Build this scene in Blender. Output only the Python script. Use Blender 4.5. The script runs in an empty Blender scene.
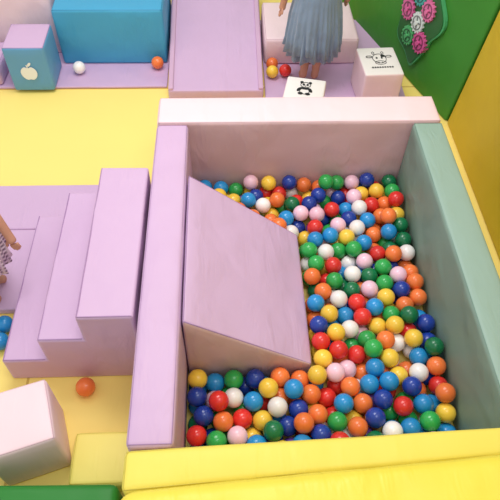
import bpy, bmesh, math, random
import numpy as np
from mathutils import Vector, Matrix, noise
random.seed(7)
rng=np.random.default_rng(11)
scn=bpy.context.scene
col=scn.collection
scn.view_settings.view_transform='Standard'
scn.view_settings.look='None'
scn.view_settings.exposure=0.0

# ------------------------------------------------------------------ helpers
def s2l(c):
    c=c/255.0
    return c/12.92 if c<=0.04045 else ((c+0.055)/1.055)**2.4
def rgb(r,g,b): return (s2l(r),s2l(g),s2l(b),1)

def vinyl(name,c,rough=0.5,wr=0.3,scale=5.0,var=0.04,crease=0.6):
    m=bpy.data.materials.new(name); m.use_nodes=True
    nt=m.node_tree; N=nt.nodes; L=nt.links
    b=N['Principled BSDF']; b.inputs['Roughness'].default_value=rough
    b.inputs['Specular IOR Level'].default_value=0.35
    tc=N.new('ShaderNodeTexCoord')
    n1=N.new('ShaderNodeTexNoise'); n1.inputs['Scale'].default_value=3.0; n1.inputs['Detail'].default_value=2
    L.new(tc.outputs['Object'],n1.inputs['Vector'])
    mix=N.new('ShaderNodeMixRGB'); mix.blend_type='MIX'
    mix.inputs[1].default_value=tuple(min(1,x*(1-var)) for x in c[:3])+(1,)
    mix.inputs[2].default_value=tuple(min(1,x*(1+var)) for x in c[:3])+(1,)
    L.new(n1.outputs['Fac'],mix.inputs[0]); L.new(mix.outputs[0],b.inputs['Base Color'])
    n2=N.new('ShaderNodeTexNoise'); n2.inputs['Scale'].default_value=scale; n2.inputs['Detail'].default_value=1.5
    n2.inputs['Distortion'].default_value=0.3
    L.new(tc.outputs['Object'],n2.inputs['Vector'])
    bp=N.new('ShaderNodeBump'); bp.inputs['Strength'].default_value=wr; bp.inputs['Distance'].default_value=0.03
    L.new(n2.outputs['Fac'],bp.inputs['Height'])
    mp=N.new('ShaderNodeMapping'); mp.inputs['Scale'].default_value=(24,6,9); mp.inputs['Rotation'].default_value=(.2,.35,.9)
    L.new(tc.outputs['Object'],mp.inputs['Vector'])
    n4=N.new('ShaderNodeTexNoise'); n4.inputs['Scale'].default_value=1; n4.inputs['Detail'].default_value=2.5; n4.inputs['Distortion'].default_value=.7
    L.new(mp.outputs[0],n4.inputs['Vector'])
    n5=N.new('ShaderNodeTexNoise'); n5.inputs['Scale'].default_value=5; L.new(tc.outputs['Object'],n5.inputs['Vector'])
    m5=N.new('ShaderNodeMapRange'); m5.inputs[1].default_value=.40; m5.inputs[2].default_value=.68; L.new(n5.outputs['Fac'],m5.inputs[0])
    mu=N.new('ShaderNodeMath'); mu.operation='MULTIPLY'; L.new(n4.outputs['Fac'],mu.inputs[0]); L.new(m5.outputs[0],mu.inputs[1])
    bp3=N.new('ShaderNodeBump'); bp3.inputs['Strength'].default_value=crease; bp3.inputs['Distance'].default_value=0.011
    L.new(mu.outputs[0],bp3.inputs['Height']); L.new(bp.outputs[0],bp3.inputs['Normal'])
    n3=N.new('ShaderNodeTexNoise'); n3.inputs['Scale'].default_value=420
    L.new(tc.outputs['Object'],n3.inputs['Vector'])
    bp2=N.new('ShaderNodeBump'); bp2.inputs['Strength'].default_value=0.06; bp2.inputs['Distance'].default_value=0.001
    L.new(n3.outputs['Fac'],bp2.inputs['Height']); L.new(bp3.outputs[0],bp2.inputs['Normal'])
    L.new(bp2.outputs[0],b.inputs['Normal'])
    return m

def plain(name,c,rough=0.4,spec=0.5,var=0.03):
    m=bpy.data.materials.new(name); m.use_nodes=True
    nt=m.node_tree; N=nt.nodes; L=nt.links
    b=N['Principled BSDF']; b.inputs['Roughness'].default_value=rough
    b.inputs['Specular IOR Level'].default_value=spec
    tc=N.new('ShaderNodeTexCoord'); n1=N.new('ShaderNodeTexNoise'); n1.inputs['Scale'].default_value=8
    L.new(tc.outputs['Object'],n1.inputs['Vector'])
    mix=N.new('ShaderNodeMixRGB')
    mix.inputs[1].default_value=tuple(min(1,x*(1-var)) for x in c[:3])+(1,)
    mix.inputs[2].default_value=tuple(min(1,x*(1+var)) for x in c[:3])+(1,)
    L.new(n1.outputs['Fac'],mix.inputs[0]); L.new(mix.outputs[0],b.inputs['Base Color'])
    return m

LAV=vinyl('lavender_vinyl',rgb(205,173,206),wr=.45); LAVD=vinyl('lavender_vinyl_shade',rgb(204,168,196))
PINK=vinyl('pale_pink_vinyl',rgb(240,213,218)); PINKB=vinyl('shaded_pink_mauve_vinyl',rgb(214,181,185),wr=.5,crease=.8)  # PINKB: shade painted on the back beam's inner face; also mauve wedge sides
SAGE=vinyl('sage_green_vinyl',rgb(146,173,161)); SAGED=vinyl('shaded_sage_vinyl',rgb(126,151,138),wr=.5,crease=.8)  # SAGED: darker sage copy, shade painted onto the beam's pit-side face
YEL=vinyl('yellow_vinyl',rgb(234,219,98)); YELP=vinyl('yellow_pad_vinyl',rgb(236,220,80),rough=0.42,wr=.5,crease=.8,var=.08); GOLD=vinyl('golden_yellow_vinyl',rgb(202,174,44))
YELM=vinyl('pale_yellow_mat_vinyl',rgb(245,228,120))
GREEN=vinyl('green_vinyl',rgb(58,132,44)); DGREEN=vinyl('deep_green_vinyl',rgb(40,125,45))
BLUE=vinyl('blue_vinyl',rgb(70,162,202)); BLUEG=vinyl('dusty_blue_vinyl',rgb(98,158,200))
WHITE=vinyl('white_vinyl',rgb(240,234,230),wr=0.1,crease=.1)
BLACK=plain('black_print',rgb(25,25,28),0.6); WPRINT=plain('white_print',rgb(235,240,242),0.6)

def link(o): col.objects.link(o); return o
def setmeta(o,label,cat,group=None):
    o['label']=label; o['category']=cat
    if group: o['group']=group

def soft_mesh(name,bot,top,r=0.013,mats=None,facemat=None,puff=0.004,lump=0.003,n=12,seed=0):
    """rounded, slightly lumpy foam block. bot/top: 4 corners ccw (x,y,z)."""
    B=[Vector(p) for p in bot]; T=[Vector(p) for p in top]
    Lx=((B[1]-B[0]).length+(B[2]-B[3]).length+(T[1]-T[0]).length+(T[2]-T[3]).length)/4
    Ly=((B[3]-B[0]).length+(B[2]-B[1]).length+(T[3]-T[0]).length+(T[2]-T[1]).length)/4
    Lz=sum((T[i]-B[i]).length for i in range(4))/4
    dims=[Lx,Ly,Lz]
    def samples(Ln):
        rr=min(r,Ln*0.45)
        a=[0,rr*0.12,rr*0.3,rr*0.6,rr]
        k=max(4,min(n+10,int(Ln/0.03)))
        mid=[rr+(Ln-2*rr)*i/k for i in range(1,k)]
        return a+mid+[Ln-x for x in reversed(a)]
    S=[samples(d) for d in dims]
    def tri(u,v,w):
        b=B[0]*(1-u)*(1-v)+B[1]*u*(1-v)+B[2]*u*v+B[3]*(1-u)*v
        t=T[0]*(1-u)*(1-v)+T[1]*u*(1-v)+T[2]*u*v+T[3]*(1-u)*v
        return b*(1-w)+t*w
    off=Vector((seed*3.1,seed*1.7,seed*2.3))
    def mp(p):
        q=[];
        for i in range(3):
            rr=min(r,dims[i]*0.45)
            q.append(min(max(p[i],rr),dims[i]-rr))
        d=Vector([p[i]-q[i] for i in range(3)])
        if d.length>1e-9: d=d.normalized()
        m=[q[i]+d[i]*min(r,dims[i]*0.45) for i in range(3)]
        uvw=[m[i]/dims[i] for i in range(3)]
        P=tri(*uvw)
        bu=[math.sin(math.pi*min(max(x,0),1))**0.6 for x in uvw]
        nrm=Vector((0,0,0))
        for i in range(3):
            if p[i]<=1e-9 or p[i]>=dims[i]-1e-9:
                if i==2 and p[i]<=1e-9: continue
                sg=-1 if p[i]<=1e-9 else 1
                e=[(B[1]-B[0]),(B[3]-B[0]),(T[0]-B[0])][i].normalized()
                o=[j for j in range(3) if j!=i]
                nrm+=e*sg*bu[o[0]]*bu[o[1]]
        P=P+nrm*(puff+lump*noise.noise(P*9+off)) 
        return P
    bm=bmesh.new(); cache={}
    def V(p):
        key=tuple(round(x,6) for x in p)
        if key not in cache: cache[key]=bm.verts.new(mp(p))
        return cache[key]
    names=['left','right','front','back','bottom','top']
    for ax in range(3):
        a,b=[(1,2),(0,2),(0,1)][ax]
        for side in (0,1):
            for i in range(len(S[a])-1):
                for j in range(len(S[b])-1):
                    ps=[]
                    for (ii,jj) in ((i,j),(i+1,j),(i+1,j+1),(i,j+1)):
                        p=[0,0,0]; p[ax]=dims[ax]*side; p[a]=S[a][ii]; p[b]=S[b][jj]; ps.append(V(p))
                    try:
                        f=bm.faces.new(ps)
                        f.material_index=(facemat or {}).get(names[ax*2+side],0); f.smooth=True
                    except ValueError: pass
    bmesh.ops.recalc_face_normals(bm,faces=bm.faces[:])
    me=bpy.data.meshes.new(name); bm.to_mesh(me); bm.free()
    for m in (mats or [LAV]): me.materials.append(m)
    return me

def tube(name,pts,rad,mat,closed=True,seg=6):
    bm=bmesh.new(); n=len(pts); rings=[]
    for i,p in enumerate(pts):
        p=Vector(p); a=Vector(pts[(i-1)%n]) if (closed or i>0) else p; b=Vector(pts[(i+1)%n]) if (closed or i<n-1) else p
        t=(b-a).normalized(); up=Vector((0,0,1))
        if abs(t.dot(up))>0.95: up=Vector((1,0,0))
        s=t.cross(up).normalized(); u=s.cross(t)
        rings.append([bm.verts.new(p+s*rad*math.cos(2*math.pi*k/seg)+u*rad*math.sin(2*math.pi*k/seg)) for k in range(seg)])
    for i in range(n if closed else n-1):
        A=rings[i]; C=rings[(i+1)%n]
        for k in range(seg):
            f=bm.faces.new((A[k],A[(k+1)%seg],C[(k+1)%seg],C[k])); f.smooth=True
    bmesh.ops.recalc_face_normals(bm,faces=bm.faces[:])
    me=bpy.data.meshes.new(name); bm.to_mesh(me); bm.free(); me.materials.append(mat)
    return bpy.data.objects.new(name,me)

def soft_block(name,bot,top,mats,label,cat,group=None,seam=None,parent=None,**kw):
    c=Vector((0,0,0))
    for p in bot: c+=Vector(p)/4
    lb=[Vector(p)-c for p in bot]; lt=[Vector(p)-c for p in top]
    o=bpy.data.objects.new(name,soft_mesh(name,lb,lt,mats=mats,seed=len(bpy.data.objects),**kw)); link(o)
    o.location=c
    if parent: o.parent=parent; o.location=c-parent.location
    else: setmeta(o,label,cat,group)
    if seam:
        r=kw.get('r',0.013); q=[]
        for i in range(4):
            a=lt[i]; b=lt[(i+1)%4]; z=lt[(i-1)%4]
            e1=(b-a).normalized(); e2=(z-a).normalized()
            q.append(a+e1*r*0.42+e2*r*0.42-Vector((0,0,r*0.24)))
        pts=[]
        for i in range(4):
            a=q[i]; b=q[(i+1)%4]
            m=max(2,int((b-a).length/0.04))
            for k in range(m): pts.append(a.lerp(b,k/m))
        s=tube('piping',pts,0.0019,seam); link(s); s.parent=o
    return o

def box4(x0,x1,y0,y1,z):
    return [(x0,y0,z),(x1,y0,z),(x1,y1,z),(x0,y1,z)]
def rbox4(cx,cy,w,d,ang,z):
    ca,sa=math.cos(ang),math.sin(ang)
    return [(cx+x*ca-y*sa,cy+x*sa+y*ca,z) for x,y in ((-w/2,-d/2),(w/2,-d/2),(w/2,d/2),(-w/2,d/2))]

SEAML=plain('lavender_thread',rgb(168,134,176),0.6); SEAMP=plain('pink_thread',rgb(214,182,190),0.6)
SEAMG=plain('sage_thread',rgb(112,142,128),0.6); SEAMY=plain('yellow_thread',rgb(205,188,72),0.6)
SEAMB=plain('blue_thread',rgb(50,135,175),0.6)

# ------------------------------------------------------------------ setting
HT=0.336
def simple_box(name,x0,x1,y0,y1,z0,z1,mat):
    bm=bmesh.new(); vs=[bm.verts.new(p) for p in box4(x0,x1,y0,y1,z0)+box4(x0,x1,y0,y1,z1)]
    for f in ((3,2,1,0),(4,5,6,7),(0,1,5,4),(1,2,6,5),(2,3,7,6),(3,0,4,7)): bm.faces.new([vs[i] for i in f])
    me=bpy.data.meshes.new(name); bm.to_mesh(me); bm.free(); me.materials.append(mat)
    o=bpy.data.objects.new(name,me); link(o); return o
fm=vinyl('yellow_floor_vinyl',rgb(252,226,126),rough=0.55,wr=0.1,scale=3,crease=.15)
nt=fm.node_tree; b=nt.nodes['Principled BSDF']
br=nt.nodes.new('ShaderNodeTexBrick'); br.inputs['Scale'].default_value=1.0
br.inputs['Brick Width'].default_value=1.2; br.inputs['Row Height'].default_value=1.1
br.inputs['Mortar Size'].default_value=0.004; br.offset=0.5
tc=[n for n in nt.nodes if n.type=='TEX_COORD'][0]
nt.links.new(tc.outputs['Object'],br.inputs['Vector'])
old=b.inputs['Base Color'].links[0].from_socket
mx=nt.nodes.new('ShaderNodeMixRGB'); mx.inputs[2].default_value=rgb(212,178,88)
nt.links.new(br.outputs['Fac'],mx.inputs[0]); nt.links.new(old,mx.inputs[1]); nt.links.new(mx.outputs[0],b.inputs['Base Color'])
fl=simple_box('floor',-4,4,-2,5,-0.1,0,fm); fl['kind']='structure'
WALLM=plain('cream_wall_paint',rgb(232,226,214),0.8,0.2)
wb=simple_box('wall_back',-4,4,4.9,5.0,0,2.2,WALLM); wb['kind']='structure'
wr_=simple_box('wall_right',1.35,1.45,-2,4.9,0,2.2,WALLM); wr_['kind']='structure'

# ------------------------------------------------------------------ ball pit walls
L0,L1,R0,R1=-0.233,-0.127,0.632,0.735
YB0,YB1=1.547,1.688
def blk(name,quad,z0,z1,*a,**k):
    return soft_block(name,[(x,y,z0) for x,y in quad],[(x,y,z1) for x,y in quad],*a,**k)
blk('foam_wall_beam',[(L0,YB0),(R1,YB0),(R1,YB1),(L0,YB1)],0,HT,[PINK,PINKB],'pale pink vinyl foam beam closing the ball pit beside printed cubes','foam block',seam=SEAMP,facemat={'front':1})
blk('foam_wall_beam',[(L0,.458),(L1,.458),(L1,YB0-.006),(L0,YB0-.006)],0,HT,[LAV],'lavender vinyl foam beam between ball pit and foam stairs','foam block',seam=SEAML)
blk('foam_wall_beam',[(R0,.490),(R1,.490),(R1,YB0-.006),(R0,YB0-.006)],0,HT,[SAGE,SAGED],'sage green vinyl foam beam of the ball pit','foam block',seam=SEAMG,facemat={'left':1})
blk('foam_wall_beam',[(L0,.362),(R1,.424),(R1,.484),(L0,.452)],0,HT,[YEL],'yellow vinyl foam beam closing the ball pit','foam block',seam=SEAMY,lump=.005)
soft_block('foam_pad',[(-.225,-.02,0),(.9,-.02,0),(.9,.414,0),(-.225,.346,0)],[(-.225,-.02,.412),(.9,-.02,.43),(.9,.414,.43),(-.225,.346,.412)],[YELP],'large bright yellow vinyl pad beside the yellow pit beam','foam block',r=0.03,puff=0.01,lump=.008)

# wedge in the pit
wx1=0.235; wzl=0.085
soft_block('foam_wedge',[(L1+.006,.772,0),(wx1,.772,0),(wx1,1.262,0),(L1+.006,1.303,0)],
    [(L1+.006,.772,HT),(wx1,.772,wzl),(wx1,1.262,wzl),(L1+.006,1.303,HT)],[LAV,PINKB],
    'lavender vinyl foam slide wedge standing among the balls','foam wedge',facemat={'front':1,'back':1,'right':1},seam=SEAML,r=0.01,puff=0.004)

# stairs: one sewn foam body with a stepped profile
prof=[(-.645,0),(-.246,0),(-.246,.33),(-.394,.33),(-.394,.22),(-.519,.22),(-.519,.11),(-.645,.11)]
sc0=Vector((-.44,1.07,0))
bm=bmesh.new()
ys=[.793+(1.345-.793)*i/12 for i in range(13)]
rows=[[bm.verts.new(Vector((x,y,z))-sc0) for x,z in prof] for y in ys]
for a_,b_ in zip(rows,rows[1:]):
    for i in range(8): bm.faces.new((a_[i],a_[(i+1)%8],b_[(i+1)%8],b_[i]))
ff=bm.faces.new(rows[0]); fb=bm.faces.new(rows[-1]); ff.material_index=1; fb.material_index=1
bmesh.ops.recalc_face_normals(bm,faces=bm.faces[:])
ed=[e for e in bm.edges if e.calc_face_angle(0)>.5]
bmesh.ops.bevel(bm,geom=ed,offset=.009,segments=3,profile=.6,affect='EDGES')
for v in bm.verts:
    v.co+=Vector((0,0,.0025*noise.noise(v.co*11))) if v.co.z>.02 else Vector((0,0,0))
for f in bm.faces: f.smooth=True
me=bpy.data.meshes.new('foam_staircase'); bm.to_mesh(me); bm.free(); me.materials.append(LAV); me.materials.append(LAVD)
st=bpy.data.objects.new('foam_staircase',me); link(st); st.location=sc0
md=st.modifiers.new('wn','WEIGHTED_NORMAL'); md.keep_sharp=True
setmeta(st,'three-step lavender vinyl foam staircase against the ball pit beam','foam stairs')
for (x0,x1,z) in ((-.394,-.246,.33),(-.519,-.394,.22),(-.645,-.519,.11)):
    k=.004
    pts=[Vector((x1-k,.793+k,z-.001))-sc0,Vector((x0+k,.793+k,z-.001))-sc0,Vector((x0+k,1.345-k,z-.001))-sc0]
    fine=[pts[0].lerp(pts[1],i/5) for i in range(5)]+[pts[1].lerp(pts[2],i/14) for i in range(15)]
    s_=tube('piping',fine,.0018,SEAML,closed=False); link(s_); s_.parent=st

# lavender mats
blk('floor_mat',[(-1.5,1.02),(-.655,1.02),(-.655,1.352),(-1.5,1.352)],0,.03,[LAV],'thin lavender vinyl floor mat under a child','floor mat',r=0.006,puff=0.001)
blk('floor_mat',[(-1.5,1.354),(-.26,1.354),(-.26,1.57),(-1.5,1.57)],0,.03,[LAV],'long thin lavender vinyl floor mat behind the foam stairs','floor mat',r=0.006,puff=0.001)
blk('floor_mat',[(-1.6,2.2),(-.262,2.2),(-.262,2.9),(-1.6,2.9)],0,.012,[LAV],'long lavender vinyl floor mat under the blue foam bench','floor mat',r=0.005,puff=0.0)
blk('floor_mat',[(.176,1.76),(.80,1.76),(.80,2.75),(.176,2.75)],0,.012,[LAV],'lavender vinyl floor mat under a pink foam bench','floor mat',r=0.005,puff=0.0)

# runner ramp at the back
ramp=soft_block('foam_ramp',[(-.25,2.12,0),(.165,2.12,0),(.170,2.95,0),(-.258,2.95,0)],
   [(-.25,2.12,.045),(.165,2.12,.045),(.170,2.95,.19),(-.258,2.95,.19)],[LAV],'lavender vinyl foam ramp with raised side rails','foam ramp',r=0.008,puff=0.001,lump=0.001)
for sx in (0,1):
    xa,xb=((-.25,-.228) if sx==0 else (.143,.165))
    q0=[(xa,2.122,.044),(xb,2.122,.044),(xb,2.94,.187),(xa,2.94,.187)]
    q1=[(x,y,z+.012) for x,y,z in q0]
    soft_block('side_rail',q0,q1,[LAVD],'','',parent=ramp,r=0.005,puff=0.0,lump=0)

# back furniture
T=.012
blk('foam_bench',[(-.745,2.372),(-.268,2.372),(-.268,2.80),(-.745,2.80)],T,.276,[BLUE],'long blue vinyl foam bench beside the lavender ramp','foam bench',seam=SEAMB)
blk('foam_block',[(-1.12,2.46),(-.765,2.46),(-.765,2.85),(-1.12,2.85)],T,.30,[PINK],'pale pink vinyl foam block beside the blue bench','foam block',seam=SEAMP)
blk('foam_block',[(-1.42,2.21),(-.985,2.21),(-.985,2.42),(-1.42,2.42)],T,.10,[LAV],'low lavender vinyl foam block next to the blue apple cube','foam block',seam=SEAML)
ac=blk('foam_cube',[(-.925,2.172),(-.752,2.172),(-.752,2.36),(-.925,2.36)],T,.222,[BLUEG,LAV],'dusty blue foam cube with lavender top and white apple print','foam cube',facemat={'top':1},seam=SEAML,r=0.01)
blk('foam_bench',[(.182,2.362),(.61,2.362),(.61,2.69),(.182,2.69)],T,.14,[PINK],'low pale pink vinyl foam bench behind a standing child','foam bench',seam=SEAMP)
PA=math.radians(-13); PX,PY=.318,1.945
pc=blk('foam_cube',[(p[0],p[1]) for p in rbox4(PX,PY,.16,.145,PA,0)],T,.18,[WHITE,PINK],'white foam cube with black panda print near a child','foam cube',facemat={'front':1,'left':1,'right':1,'back':1},r=0.008,puff=.002)
cc=blk('foam_cube',[(p[0],p[1]) for p in rbox4(.655,2.135,.165,.20,math.radians(3),0)],T,.18,[WHITE,PINK],'white and pale pink foam cube with cow line drawing','foam cube',facemat={'front':1,'left':1,'right':1,'back':1},r=0.008,puff=.002)
# near left blocks
blk('foam_cube',[(p[0],p[1]) for p in rbox4(-.536,.588,.170,.170,math.radians(18),0)],0,.20,[PINK],'plain pale pink vinyl foam cube on yellow floor by the stairs','foam cube',seam=SEAMP,r=0.01,puff=.002)
blk('floor_mat',[(-.420,.462),(-.242,.462),(-.242,.602),(-.420,.602)],0,.06,[YELM],'small flat pale yellow vinyl mat against the lavender beam','floor mat',seam=SEAMY,r=0.012)
blk('foam_block',[(-.95,.05),(-.265,.05),(-.265,.425),(-.95,.435)],0,.20,[DGREEN],'deep green vinyl foam block beside the yellow pad','foam block',r=0.02)

# ------------------------------------------------------------------ padded side wall
A=Vector((.694,2.672,0)); U=Vector((.3225,-.9466,0)); Nn=Vector((-.9466,-.3225,0)); lean=0.10
def wp(u,v,n): return A+U*u+Nn*(n-lean*v)+Vector((0,0,v))
def wq(u0,u1,v,n0,n1): return [wp(u0,v,n0),wp(u1,v,n0),wp(u1,v,n1),wp(u0,v,n1)]
soft_block('wall_pad',wq(.762,-.9,0,-.10,0),wq(.762,-.9,1.2,-.10,0),[GREEN],'tall green vinyl wall pad carrying a gear toy','wall pad',r=0.012,puff=0.004)
soft_block('wall_pad',[(1.05,-.6,0),(1.05,1.95,0),(.944,1.945,0),(.944,-.6,0)],[(1.17,-.6,1.2),(1.17,1.97,1.2),(1.06,1.965,1.2),(1.06,-.6,1.2)],[GOLD],'tall golden yellow vinyl wall pad beside the sage beam','wall pad',r=0.012,puff=0.004)

# ------------------------------------------------------------------ flat prints
def polymesh(name,loops,mat,place,h=0.001):
    bm=bmesh.new()
    for loop,lift in loops:
        top=[bm.verts.new(place(x,y,h+lift)) for x,y in loop]
        bot=[bm.verts.new(place(x,y,0)) for x,y in loop]
        bm.faces.new(top); n=len(loop)
        for i in range(n): bm.faces.new((bot[i],bot[(i+1)%n],top[(i+1)%n],top[i]))
    bmesh.ops.triangulate(bm,faces=[f for f in bm.faces if len(f.verts)>4])
    me=bpy.data.meshes.new(name); bm.to_mesh(me); bm.free(); me.materials.append(mat)
    return bpy.data.objects.new(name,me)
def ell(cx,cy,rx,ry,n=28,rot=0):
    return [(cx+rx*math.cos(t)*math.cos(rot)-ry*math.sin(t)*math.sin(rot),cy+rx*math.cos(t)*math.sin(rot)+ry*math.sin(t)*math.cos(rot)) for t in [2*math.pi*i/n for i in range(n)]]
def ring(cx,cy,rx,ry,w,n=28):
    out=[]
    for i in range(n):
        t0=2*math.pi*i/n; t1=2*math.pi*(i+1)/n
        out.append([(cx+rx*math.cos(t0),cy+ry*math.sin(t0)),(cx+rx*math.cos(t1),cy+ry*math.sin(t1)),(cx+(rx-w)*math.cos(t1),cy+(ry-w)*math.sin(t1)),(cx+(rx-w)*math.cos(t0),cy+(ry-w)*math.sin(t0))])
    return out
ap=[]
for i in range(60):
    t=2*math.pi*i/60
    x=0.034*math.sin(t)*(1+0.08*math.cos(t)); y=0.034*math.cos(t)-0.009*math.exp(-(x/0.009)**2)*(1 if math.cos(t)>0 else -0.6)
    ap.append((x,y))
fy=2.172-.0075
a=polymesh('apple_print',[(ap,0),(ell(0.009,0.043,0.012,0.0055,20,math.radians(50)),0),([(-.002,.022),(.002,.022),(-.001,.042),(-.005,.041)],.0002)],WPRINT,
   lambda x,y,h:(-.8385+x-ac.location.x, fy+0.001-h-ac.location.y, .105+y-ac.location.z)); link(a); a.parent=ac
def topplace(o,cx,cy,ang,z,sc=1.0):
    def f(x,y,h): 
        x*=sc;y*=sc
        return (cx+x*math.cos(ang)-y*math.sin(ang)-o.location.x, cy+x*math.sin(ang)+y*math.cos(ang)-o.location.y, z+h-o.location.z)
    return f
pl=topplace(pc,PX,PY,PA,.1825,.85)
loops=[(l,0) for l in ring(0,.024,.025,.021,.0025)]+[(ell(-.020,.043,.008,.0075),0.0002),(ell(.020,.043,.008,.0075),0.0002),
  (ell(-.009,.026,.0055,.007,20,.4),0.0003),(ell(.009,.026,.0055,.007,20,-.4),0.0003),(ell(0,.015,.0035,.0022),0.0003)]
loops+=[(l,0) for l in ring(0,-.022,.024,.026,.0025)]
loops+=[(ell(0,-.003,.025,.008),0.0001),(ell(-.026,-.014,.008,.017,20,-.5),0.0002),(ell(.026,-.014,.008,.017,20,.5),0.0002),
  (ell(-.017,-.044,.012,.009),0.0002),(ell(.017,-.044,.012,.009),0.0002)]
o=polymesh('panda_print',loops,BLACK,pl); link(o); o.parent=pc
cl=topplace(cc,.655,2.135,math.radians(3),.1825)
loops=[(l,0) for l in ring(0,.012,.030,.034,.0024)+ring(0,-.018,.024,.014,.0024)]+[(l,0) for l in ring(-.042,.026,.014,.008,.0024,16)+ring(.042,.026,.014,.008,.0024,16)]+\
  [(l,0) for l in ring(-.02,.052,.006,.010,.002,12)+ring(.02,.052,.006,.010,.002,12)]+\
  [(ell(-.011,.016,.004,.006),0.0002),(ell(.011,.016,.004,.006),0.0002),(ell(-.008,-.018,.003,.004),0.0002),(ell(.008,-.018,.003,.004),0.0002),(ell(.018,.03,.010,.008),0.0002)]
for i in range(9):
    x=-.045+i*.0105; loops.append(([(x,-.055),(x+.007,-.055),(x+.007,-.047),(x,-.047)],.0002))
o=polymesh('cow_print',loops,BLACK,cl); link(o); o.parent=cc

# ------------------------------------------------------------------ gear toy on the green pad
gt=bpy.data.objects.new('gear_wall_toy',None); link(gt); gt.location=wp(.395,.28,.0)
setmeta(gt,'turning gear activity board with pink and teal gears on green pad','wall toy')
def gplace(cu,cv,rot=0): 
    cr,sr=math.cos(rot),math.sin(rot)
    def f(x,y,h): return wp(.395+cu+x*cr-y*sr,.28+cv+x*sr+y*cr,.005+h)-gt.location
    return f
def gearloop(r,n,d):
    out=[]
    for i in range(n):
        for k,rr in ((0,r-d),(.20,r-d),(.32,r),(.60,r),(.72,r-d)):
            t=2*math.pi*(i+k)/n; out.append((rr*math.cos(t),rr*math.sin(t)))
    return out
TEAL=plain('mint_board',rgb(70,160,100),0.4); DGB=plain('dark_green_board',rgb(36,98,46),0.4)
def blob(s,n=72): return [((.145+.022*math.sin(3*t+.5)+.010*math.sin(7*t))*s*math.cos(t),(.185+.025*math.sin(4*t)+.010*math.cos(6*t))*s*math.sin(t)) for t in [2*math.pi*i/n for i in range(n)]]
o=polymesh('board_rim',[(blob(1.0),0)],TEAL,gplace(0,0),h=.012); link(o); o.parent=gt
o=polymesh('board_face',[(blob(.94),0)],DGB,gplace(0,0),h=.016); link(o); o.parent=gt
for (cu,cv,r,n,c) in ((-.02,.090,.044,14,(60,170,160)),(.058,.060,.044,14,(225,115,165)),(.018,-.012,.044,14,(215,225,220)),(.070,-.075,.046,14,(210,90,150)),(-.018,-.090,.042,14,(85,175,110)),(-.070,.005,.046,14,(215,100,155))):
    m=plain('gear_plastic',rgb(*c),0.3); dk=plain('hub_plastic',rgb(*[int(v*.55) for v in c]),0.3)
    rot=rng.uniform(0,.4)
    g=polymesh('gear',[(gearloop(r,n,.007),0)],m,gplace(cu,cv,rot),h=.026); link(g); g.parent=gt
    rg=polymesh('gear_spokes',[(l,0) for l in ring(0,0,r*.68,r*.68,r*.10,24)]+[([(-r*.6,-r*.07),(r*.6,-r*.07),(r*.6,r*.07),(-r*.6,r*.07)],0),([(-r*.07,-r*.6),(r*.07,-r*.6),(r*.07,r*.6),(-r*.07,r*.6)],.0003)],dk,gplace(cu,cv,rot),h=.028); link(rg); rg.parent=gt
    hb=polymesh('gear_hub',[(ell(0,0,r*.2,r*.2),0)],m,gplace(cu,cv),h=.034); link(hb); hb.parent=gt

# ------------------------------------------------------------------ camera (fitted)
f_px,th,ps,ro=580.42,math.radians(51.605),math.radians(3.425),math.radians(-1.72)
fw=Vector((math.sin(ps)*math.cos(th),math.cos(ps)*math.cos(th),-math.sin(th)))
rt=Vector((math.cos(ps),-math.sin(ps),0)); dn=fw.cross(rt)
r2=rt*math.cos(ro)+dn*math.sin(ro); d2=-rt*math.sin(ro)+dn*math.cos(ro)
cd=bpy.data.cameras.new('camera'); cam=bpy.data.objects.new('camera',cd); link(cam)
M=Matrix((( r2.x,-d2.x,-fw.x,0),( r2.y,-d2.y,-fw.y,0),( r2.z,-d2.z,-fw.z,1.6),(0,0,0,1)))
cam.matrix_world=M; cd.sensor_width=36; cd.lens=f_px/500*36; cd.clip_start=0.01
scn.camera=cam

# ------------------------------------------------------------------ balls
BR=0.0278
COLS={'N':(32,62,155),'B':(38,145,210),'G':(48,168,80),'D':(18,115,70),'R':(226,52,46),'O':(244,126,62),'Y':(247,204,70),'W':(246,241,238),'P':(247,202,220),'V':(118,78,170)}
NAMES={'N':'navy blue','B':'sky blue','G':'green','D':'dark green','R':'red','O':'orange','Y':'yellow','W':'white','P':'pale pink','V':'violet'}
def ballmesh(key):
    bm=bmesh.new(); bmesh.ops.create_uvsphere(bm,u_segments=28,v_segments=18,radius=BR)
    for v in bm.verts:
        if abs(v.co.z)<1e-5: v.co*=1.01
    for f in bm.faces: f.smooth=True
    me=bpy.data.meshes.new('plastic_ball_'+NAMES[key].replace(' ','_')); bm.to_mesh(me); bm.free()
    m=bpy.data.materials.new(NAMES[key].replace(' ','_')+'_plastic'); m.use_nodes=True
    N=m.node_tree.nodes; L=m.node_tree.links; b=N['Principled BSDF']
    b.inputs['Roughness'].default_value=0.22; b.inputs['Specular IOR Level'].default_value=0.5
    b.inputs['Subsurface Weight'].default_value=0.12; b.inputs['Subsurface Radius'].default_value=(.01,.01,.01); 
    oi=N.new('ShaderNodeObjectInfo'); hs=N.new('ShaderNodeHueSaturation'); hs.inputs['Color'].default_value=rgb(*COLS[key])
    mr=N.new('ShaderNodeMapRange'); mr.inputs[3].default_value=.88; mr.inputs[4].default_value=1.08
    L.new(oi.outputs['Random'],mr.inputs[0]); L.new(mr.outputs[0],hs.inputs['Value']); L.new(hs.outputs[0],b.inputs['Base Color'])
    me.materials.append(m); return me
BM={k:ballmesh(k) for k in COLS}
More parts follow.
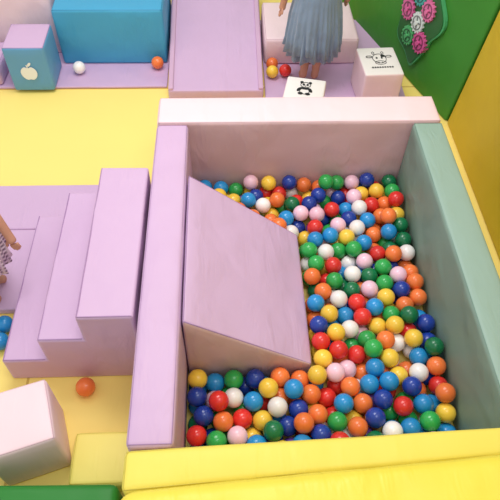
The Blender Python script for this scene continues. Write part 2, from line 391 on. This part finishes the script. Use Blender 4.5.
# colour plan of the ball layer: photo survey of the pit, turned into floor-plan metres
S="228,185B 238,193V 251,187P 265,193N 281,190R 293,187N 309,187O 325,179O 320,197P 338,182G 348,186P 357,188Y 367,184N 380,181R 391,185D 278,202O 289,202D 299,215P 308,205N 332,207R 340,194N 356,199P 372,201R 386,199O 385,213O 362,211W 350,213N 397,212Y 402,226D 368,223B 380,228O 273,213O 287,217B 301,231W 312,228R 319,215P 330,222G 317,243B 331,238B 341,226P 355,227W 356,240D 368,240B 345,238Y 392,243D 405,242D 380,251R 396,261N 408,256W 327,255W 339,253G 352,252G 365,258P 295,250W 305,263G 320,268G 331,268R 341,266B 354,272W 369,274D 384,267G 411,270O 397,279P 383,282G 370,290P 348,285D 332,282G 321,286O 308,280O 314,304B 328,303O 342,302W 357,304R 372,309B 386,299Y 401,295N 417,285O 413,303O 426,313B 404,325R 431,328N 387,313G 373,324Y 360,320R 338,317B 325,320Y 313,324N 323,341R 337,350R 354,331W 368,335G 384,340O 401,341W 416,340Y 321,358Y 338,334Y 355,366P 372,352G 386,356Y 401,358W 422,365W 438,368O 382,377B 401,378Y 416,385N 450,388O 433,385R 188,376Y 195,389N 185,400B 213,373B 212,394P 200,410N 187,430R 205,433N 230,379G 228,413O 239,396W 248,375N 264,386Y 264,369B 279,375O 280,391O 255,399B 276,405W 290,415N 295,377O 311,369Y 297,390B 300,403N 312,389O 249,423R 236,433P 222,437G 264,423Y 277,429D 291,432B 305,425O 320,413O 336,417G 330,395R 336,376P 354,389O 351,411Y 369,385B 368,415N 381,400N 399,405R 387,425W 403,425B 412,410G 423,420G 429,399B 445,407Y 447,421B 352,430O 322,430N 368,400O 341,402B"
ZP=0.078
pos=[];key=[]
for t in S.split():
    x,y=t[:-1].split(','); v=fw+r2*((float(x)-250)/f_px)+d2*((float(y)-250)/f_px)
    k=(ZP-1.6)/v.z; pos.append((v.x*k,v.y*k,0.100+rng.uniform(0,.02))); key.append(t[-1])
X0,X1,Y0_,Y1_=L1+BR+.006,R0-BR-.007,.462+BR,YB0-BR-.008
wx0b,wx1b,wy0,wy1=L1,wx1+.007,.772-.007,1.303+.004
def farY(x): return np.where(x<L1+.05,1.303,1.303-(x-(L1+.006))/(wx1-L1-.006)*.041)+.006
def inside(x,y,m=0.0): return X0<=x<=X1 and Y0_<=y<=Y1_ and not (x<wx1b+BR-m and wy0-BR+m<y<float(farY(min(x,wx1)))+BR-m)
fill="NBGRORYWPBOGNRYOBVGDWO"
for _ in range(8000):
    x=rng.uniform(X0,X1); y=rng.uniform(Y0_,Y1_)
    if not inside(x,y): continue
    edge=min(x-X0,X1-x,Y1_-y)<.05
    if min((x-p[0])**2+(y-p[1])**2 for p in pos)>(BR*(1.3 if edge else 1.55))**2:
        pos.append((x,y,0.105+rng.uniform(0,.04))); key.append(fill[rng.integers(len(fill))])
ntop=len(pos)
low=[]
for _ in range(9000):
    x=rng.uniform(X0,X1); y=rng.uniform(Y0_,Y1_)
    if inside(x,y) and (not low or min((x-p[0])**2+(y-p[1])**2 for p in low)>(BR*1.78)**2):
        low.append((x,y))
for x,y in low: pos.append((x,y,BR+rng.uniform(0,.01))); key.append(fill[rng.integers(len(fill))])
P=np.array(pos); n=len(P); D=2*BR*1.006
for it in range(520):
    g=0.0010 if it<110 else 0
    P[:,2]-=g
    for sub in range(3):
        d=P[:,None,:]-P[None,:,:]; dist=np.sqrt((d**2).sum(-1))+1e-9
        np.fill_diagonal(dist,9)
        pen=np.clip(D-dist,0,None)
        P+= (d/dist[:,:,None]*pen[:,:,None]*0.42).sum(1)
        P[:,0]=np.clip(P[:,0],X0,X1); P[:,1]=np.clip(P[:,1],Y0_,Y1_); P[:,2]=np.maximum(P[:,2],BR+.001)
        fyv=farY(np.minimum(P[:,0],wx1))
        m=(P[:,0]<wx1b+BR)&(P[:,1]>wy0-BR)&(P[:,1]<fyv+BR)
        dx=wx1b+BR-P[:,0]; da=P[:,1]-(wy0-BR); db=(fyv+BR)-P[:,1]
        mn=np.minimum(np.minimum(dx,da),db)
        a=m&(mn==dx); P[a,0]=wx1b+BR
        a=m&(mn==da)&(mn!=dx); P[a,1]=wy0-BR
        a=m&(mn==db)&(mn!=dx)&(mn!=da); P[a,1]=(fyv+BR)[a]
print("BALLS",n,"top",ntop,"zmax",P[:,2].max(),"maxpen",pen.max())
order=np.argsort(-P[:,2])
rotr=random.Random(3)
def ball(k,loc,label,group):
    o=bpy.data.objects.new('plastic_ball',BM[k]); link(o); o.location=loc
    o.rotation_euler=(rotr.uniform(0,3),rotr.uniform(0,3),rotr.uniform(0,3))
    setmeta(o,label,'ball',group); return o
for i in order[:300]:
    ball(key[i],P[i],'%s hollow plastic ball in the foam ball pit'%NAMES[key[i]],'plastic balls in the ball pit')
rest=order[300:]
if len(rest):
    bm=bmesh.new(); ks=list(COLS)
    for i in rest:
        t=bmesh.new(); bmesh.ops.create_uvsphere(t,u_segments=20,v_segments=12,radius=BR)
        for v in t.verts: v.co+=Vector(P[i])
        me=bpy.data.meshes.new('t')
        for f in t.faces: f.smooth=True; f.material_index=ks.index(key[i])
        t.to_mesh(me); t.free(); bm.from_mesh(me); bpy.data.meshes.remove(me)
    me=bpy.data.meshes.new('plastic_balls'); bm.to_mesh(me); bm.free()
    for k in ks: me.materials.append(BM[k].materials[0])
    o=bpy.data.objects.new('plastic_balls',me); link(o); setmeta(o,'lower layer of mixed colour plastic balls in the ball pit','balls'); o['kind']='stuff'; o['group']='plastic balls in the ball pit'
for k,x,y,lb in (('O',-.42,.748,'orange plastic ball on yellow floor beside the foam stairs'),('W',-.66,2.30,'white plastic ball on lavender mat beside the apple cube'),
    ('O',-.31,2.335,'orange plastic ball on lavender mat against the blue bench'),('O',.215,2.322,'orange plastic ball on lavender mat by the pink bench'),
    ('R',.272,2.27,'red plastic ball on lavender mat near a child'),('Y',.212,2.26,'yellow plastic ball on lavender mat by the ramp'),
    ('B',-.70,.965,'sky blue plastic ball on the floor beside the foam stairs'),('B',-.70,.905,'sky blue plastic ball on the floor beside the foam stairs')):
    ball(k,(x,y,BR*1.015+(T+.002 if y>2.2 else 0)),lb,'loose plastic balls on the floor')

# ------------------------------------------------------------------ children
SKIN=plain('skin',rgb(196,144,120),0.55,0.3); HAIR=plain('dark_hair',rgb(35,26,24),0.5,0.4)
EYE=plain('eye_dark',rgb(30,22,20),0.2); LIP=plain('lip',rgb(190,90,90),0.4)
def skinned(name,verts,edges,rads,roots,mat,sub=2):
    me=bpy.data.meshes.new(name); me.from_pydata([tuple(v) for v in verts],edges,[]); o=bpy.data.objects.new(name,me); link(o)
    md=o.modifiers.new('skin','SKIN'); md.use_smooth_shade=True
    for i,r in enumerate(rads):
        s=me.skin_vertices[0].data[i]; s.radius=(r,r) if not isinstance(r,tuple) else r; s.use_root=(i in roots)
    ss=o.modifiers.new('sub','SUBSURF'); ss.levels=sub; ss.render_levels=sub
    dg=bpy.context.evaluated_depsgraph_get(); m2=bpy.data.meshes.new_from_object(o.evaluated_get(dg))
    o.modifiers.clear(); o.data=m2; m2.materials.clear(); m2.materials.append(mat)
    for p in m2.polygons: p.use_smooth=True
    return o
def child(loc,yaw,label,dressmat,armR=None,armL=None,hairlen=.10,hem=.0,wid=1.0,stance=.036):
    V=[];E=[];R=[];roots=[]
    def add(p,r,par=None,root=False):
        V.append(Vector(p)); R.append(r); i=len(V)-1
        if par is not None: E.append((par,i))
        if root: roots.append(i)
        return i
    pel=add((0,0,.36),.060,root=True); sp=add((0,0,.45),.055,pel); ch=add((0,0,.545),.058,sp)
    nk=add((0,0,.615),.024,ch); h0=add((0,-.008,.655),.050,nk); h1=add((0,-.004,.71),.066,h0); h2=add((0,0,.765),.045,h1)
    for s in (-1,1):
        hp=add((s*.034,0,.32),.044,pel); kn=add((s*stance,-.006,.185),.028,hp); cf=add((s*stance,.004,.12),.023,kn); an=add((s*stance,.006,.045),.016,cf); he=add((s*stance,-.01,.020),.018,an); toe=add((s*(stance+.004),-.052,.016),.014,he)
        pts=(armR if s>0 else armL) or ((s*.078,0,.575),(s*.115,.01,.475),(s*.128,-.035,.385),(s*.13,-.05,.355))
        a=add(pts[0],.026,ch); b=add(pts[1],.020,a); c=add(pts[2],.014,b); d=add(pts[3],.015,c)
        w=Vector(pts[2]); pm=Vector(pts[3]); dr=(pm-w).normalized(); side=dr.cross(Vector((s,0,0.2))).normalized(); nr=side.cross(dr).normalized()
        for k,(off,ln) in enumerate(((-.010,.024),(-.0035,.028),(.0035,.026),(.010,.020))):
            p0=pm+side*off; f0=add(p0,.0052,root=True); f1=add(p0+dr*ln*.55+nr*.002*s,.0048,f0); add(p0+dr*ln-nr*(-.006*s),.0038,f1)
        p0=pm-dr*.012-side*.010; f0=add(p0,.0055,root=True); f1=add(p0-side*.011+dr*.008,.005,f0); add(p0-side*.015+dr*.019,.004,f1)
    body=skinned('person',V,E,R,roots,SKIN)
    body.location=loc; body.rotation_euler=(0,0,yaw); setmeta(body,label,'person')
    def sph(nm,p,r,sc,mat):
        bm=bmesh.new(); bmesh.ops.create_uvsphere(bm,u_segments=16,v_segments=10,radius=r)
        for v in bm.verts: v.co=Vector((v.co.x*sc[0],v.co.y*sc[1],v.co.z*sc[2]))+Vector(p)
        for f in bm.faces: f.smooth=True
        me=bpy.data.meshes.new(nm); bm.to_mesh(me); bm.free(); me.materials.append(mat); o=bpy.data.objects.new(nm,me); link(o); o.parent=body; return o
    for s in (-1,1):
        sph('eye',(s*.022,-.060,.70),.008,(1,.6,.8),EYE); sph('ear',(s*.064,.0,.69),.014,(.5,.8,1.2),SKIN)
    sph('nose',(0,-.068,.682),.007,(1,1,.9),SKIN); sph('mouth',(0,-.060,.662),.011,(1.1,.5,.35),LIP)
    bm=bmesh.new(); bmesh.ops.create_uvsphere(bm,u_segments=40,v_segments=26,radius=1)
    for v in bm.verts:
        x,y,z=v.co; rr=1+.03*math.sin(14*math.atan2(y,x))
        drop= 1.0+ (hairlen/.07 if (z<0 and y>-.1) else 0)*min(1,abs(z)*1.2)
        v.co=Vector((x*.074*rr,y*.073*rr+.008,.725+z*.068*drop))
    bmesh.ops.delete(bm,geom=[v for v in bm.verts if v.co.y<-.030 and v.co.z<.735],context='VERTS')
    for f in bm.faces: f.smooth=True
    me=bpy.data.meshes.new('hair'); bm.to_mesh(me); bm.free(); me.materials.append(HAIR); o=bpy.data.objects.new('hair',me); link(o); o.parent=body
    def skirt(prof,nm,ph,k1):
        bm=bmesh.new(); n=220; rings=[]
        for z,r in prof:
            if z<.40: r=.07+(r-.07)*wid
            amp=max(0,(.43-z))*.030
            row=[]
            for i in range(n):
                t=2*math.pi*i/n
                wv=amp*math.sin(k1*t+5*z+ph+1.1*math.sin(2*t))+amp*.6*math.sin(31*t+ph+2*math.sin(3*t))+.9*amp*noise.noise(Vector((math.cos(t)*3,math.sin(t)*3,z*18+ph)))
                row.append(bm.verts.new(((r+wv)*math.cos(t),(r*.88+wv)*math.sin(t),z+hem+.007*math.sin(5*t+ph)*(1 if z<.2 else 0))))
            rings.append(row)
        for a,b in zip(rings,rings[1:]):
            for i in range(n): f=bm.faces.new((a[i],b[i],b[(i+1)%n],a[(i+1)%n])); f.smooth=True
        me=bpy.data.meshes.new(nm); bm.to_mesh(me); bm.free(); me.materials.append(dressmat); o=bpy.data.objects.new(nm,me); link(o); o.parent=body
        md=o.modifiers.new('s','SOLIDIFY'); md.thickness=.0015; return o
    skirt([(.60-hem,.050),(.585-hem,.070),(.54,.078),(.48,.080),(.45,.083),(.42,.089),(.39,.095),(.36,.100),(.33,.104),(.30,.107),(.27,.110),(.24,.112),(.215,.114),(.19,.115),(.145,.117)],'dress',0,17)
    skirt([(.44,.084),(.42,.092),(.39,.099),(.37,.104),(.34,.110),(.31,.115),(.28,.119),(.25,.122),(.22,.124),(.175,.126)],'dress_overskirt',1.3,13)
    return body
tulle=vinyl('blue_grey_tulle',rgb(122,142,166),rough=0.85,wr=0.4,scale=14,var=.2,crease=.5)
tn=tulle.node_tree; tb=tn.nodes['Principled BSDF']; tb.inputs['Sheen Weight'].default_value=.4
plaid=bpy.data.materials.new('plaid_cotton'); plaid.use_nodes=True
N=plaid.node_tree.nodes; L=plaid.node_tree.links; b=N['Principled BSDF']; b.inputs['Roughness'].default_value=.85
tc=N.new('ShaderNodeTexCoord'); wv=N.new('ShaderNodeTexWave'); wv.bands_direction='Z'; wv.inputs['Scale'].default_value=22; wv.inputs['Distortion'].default_value=.6
wv2=N.new('ShaderNodeTexWave'); wv2.bands_direction='Y'; wv2.inputs['Scale'].default_value=20
L.new(tc.outputs['Object'],wv.inputs['Vector']); L.new(tc.outputs['Object'],wv2.inputs['Vector'])
am=N.new('ShaderNodeMath'); am.operation='MAXIMUM'; L.new(wv.outputs['Fac'],am.inputs[0]); L.new(wv2.outputs['Fac'],am.inputs[1])
mxx=N.new('ShaderNodeMixRGB'); mxx.inputs[1].default_value=rgb(110,82,105); mxx.inputs[2].default_value=rgb(235,220,228)
L.new(am.outputs[0],mxx.inputs[0]); L.new(mxx.outputs[0],b.inputs['Base Color'])
child((.375,2.225,T+.003),math.pi,'child in blue-grey tulle dress standing by the pink bench',tulle,hem=.008,wid=.86,stance=.026,
   armR=((.078,0,.575),(.118,.01,.47),(.136,-.0,.375),(.142,-.0,.343)))
child((-.772,1.085,.032),math.radians(90),'child in checked dress reaching one arm down toward foam stairs',plaid,
   armR=((.078,0,.575),(.065,-.075,.44),(.015,-.136,.27),(.005,-.146,.24)),wid=.95)

# ------------------------------------------------------------------ light
w=bpy.data.worlds.new('world'); scn.world=w; w.use_nodes=True
bg=w.node_tree.nodes['Background']; bg.inputs[0].default_value=(1.0,.985,.985,1); bg.inputs[1].default_value=0.76
def area(name,loc,size,power,colr=(1,.98,.97),tgt=(0,1.2,0)):
    l=bpy.data.lights.new(name,'AREA'); l.shape='RECTANGLE'; l.size=size[0]; l.size_y=size[1]; l.energy=power; l.color=colr
    o=bpy.data.objects.new(name,l); link(o); o.location=loc
    o.rotation_euler=(Vector(tgt)-Vector(loc)).to_track_quat('-Z','Y').to_euler(); return o
area('ceiling_light',(-.3,1.9,2.6),(1.2,.8),34)
area('ceiling_light',(.4,.4,2.7),(1.0,.7),13)
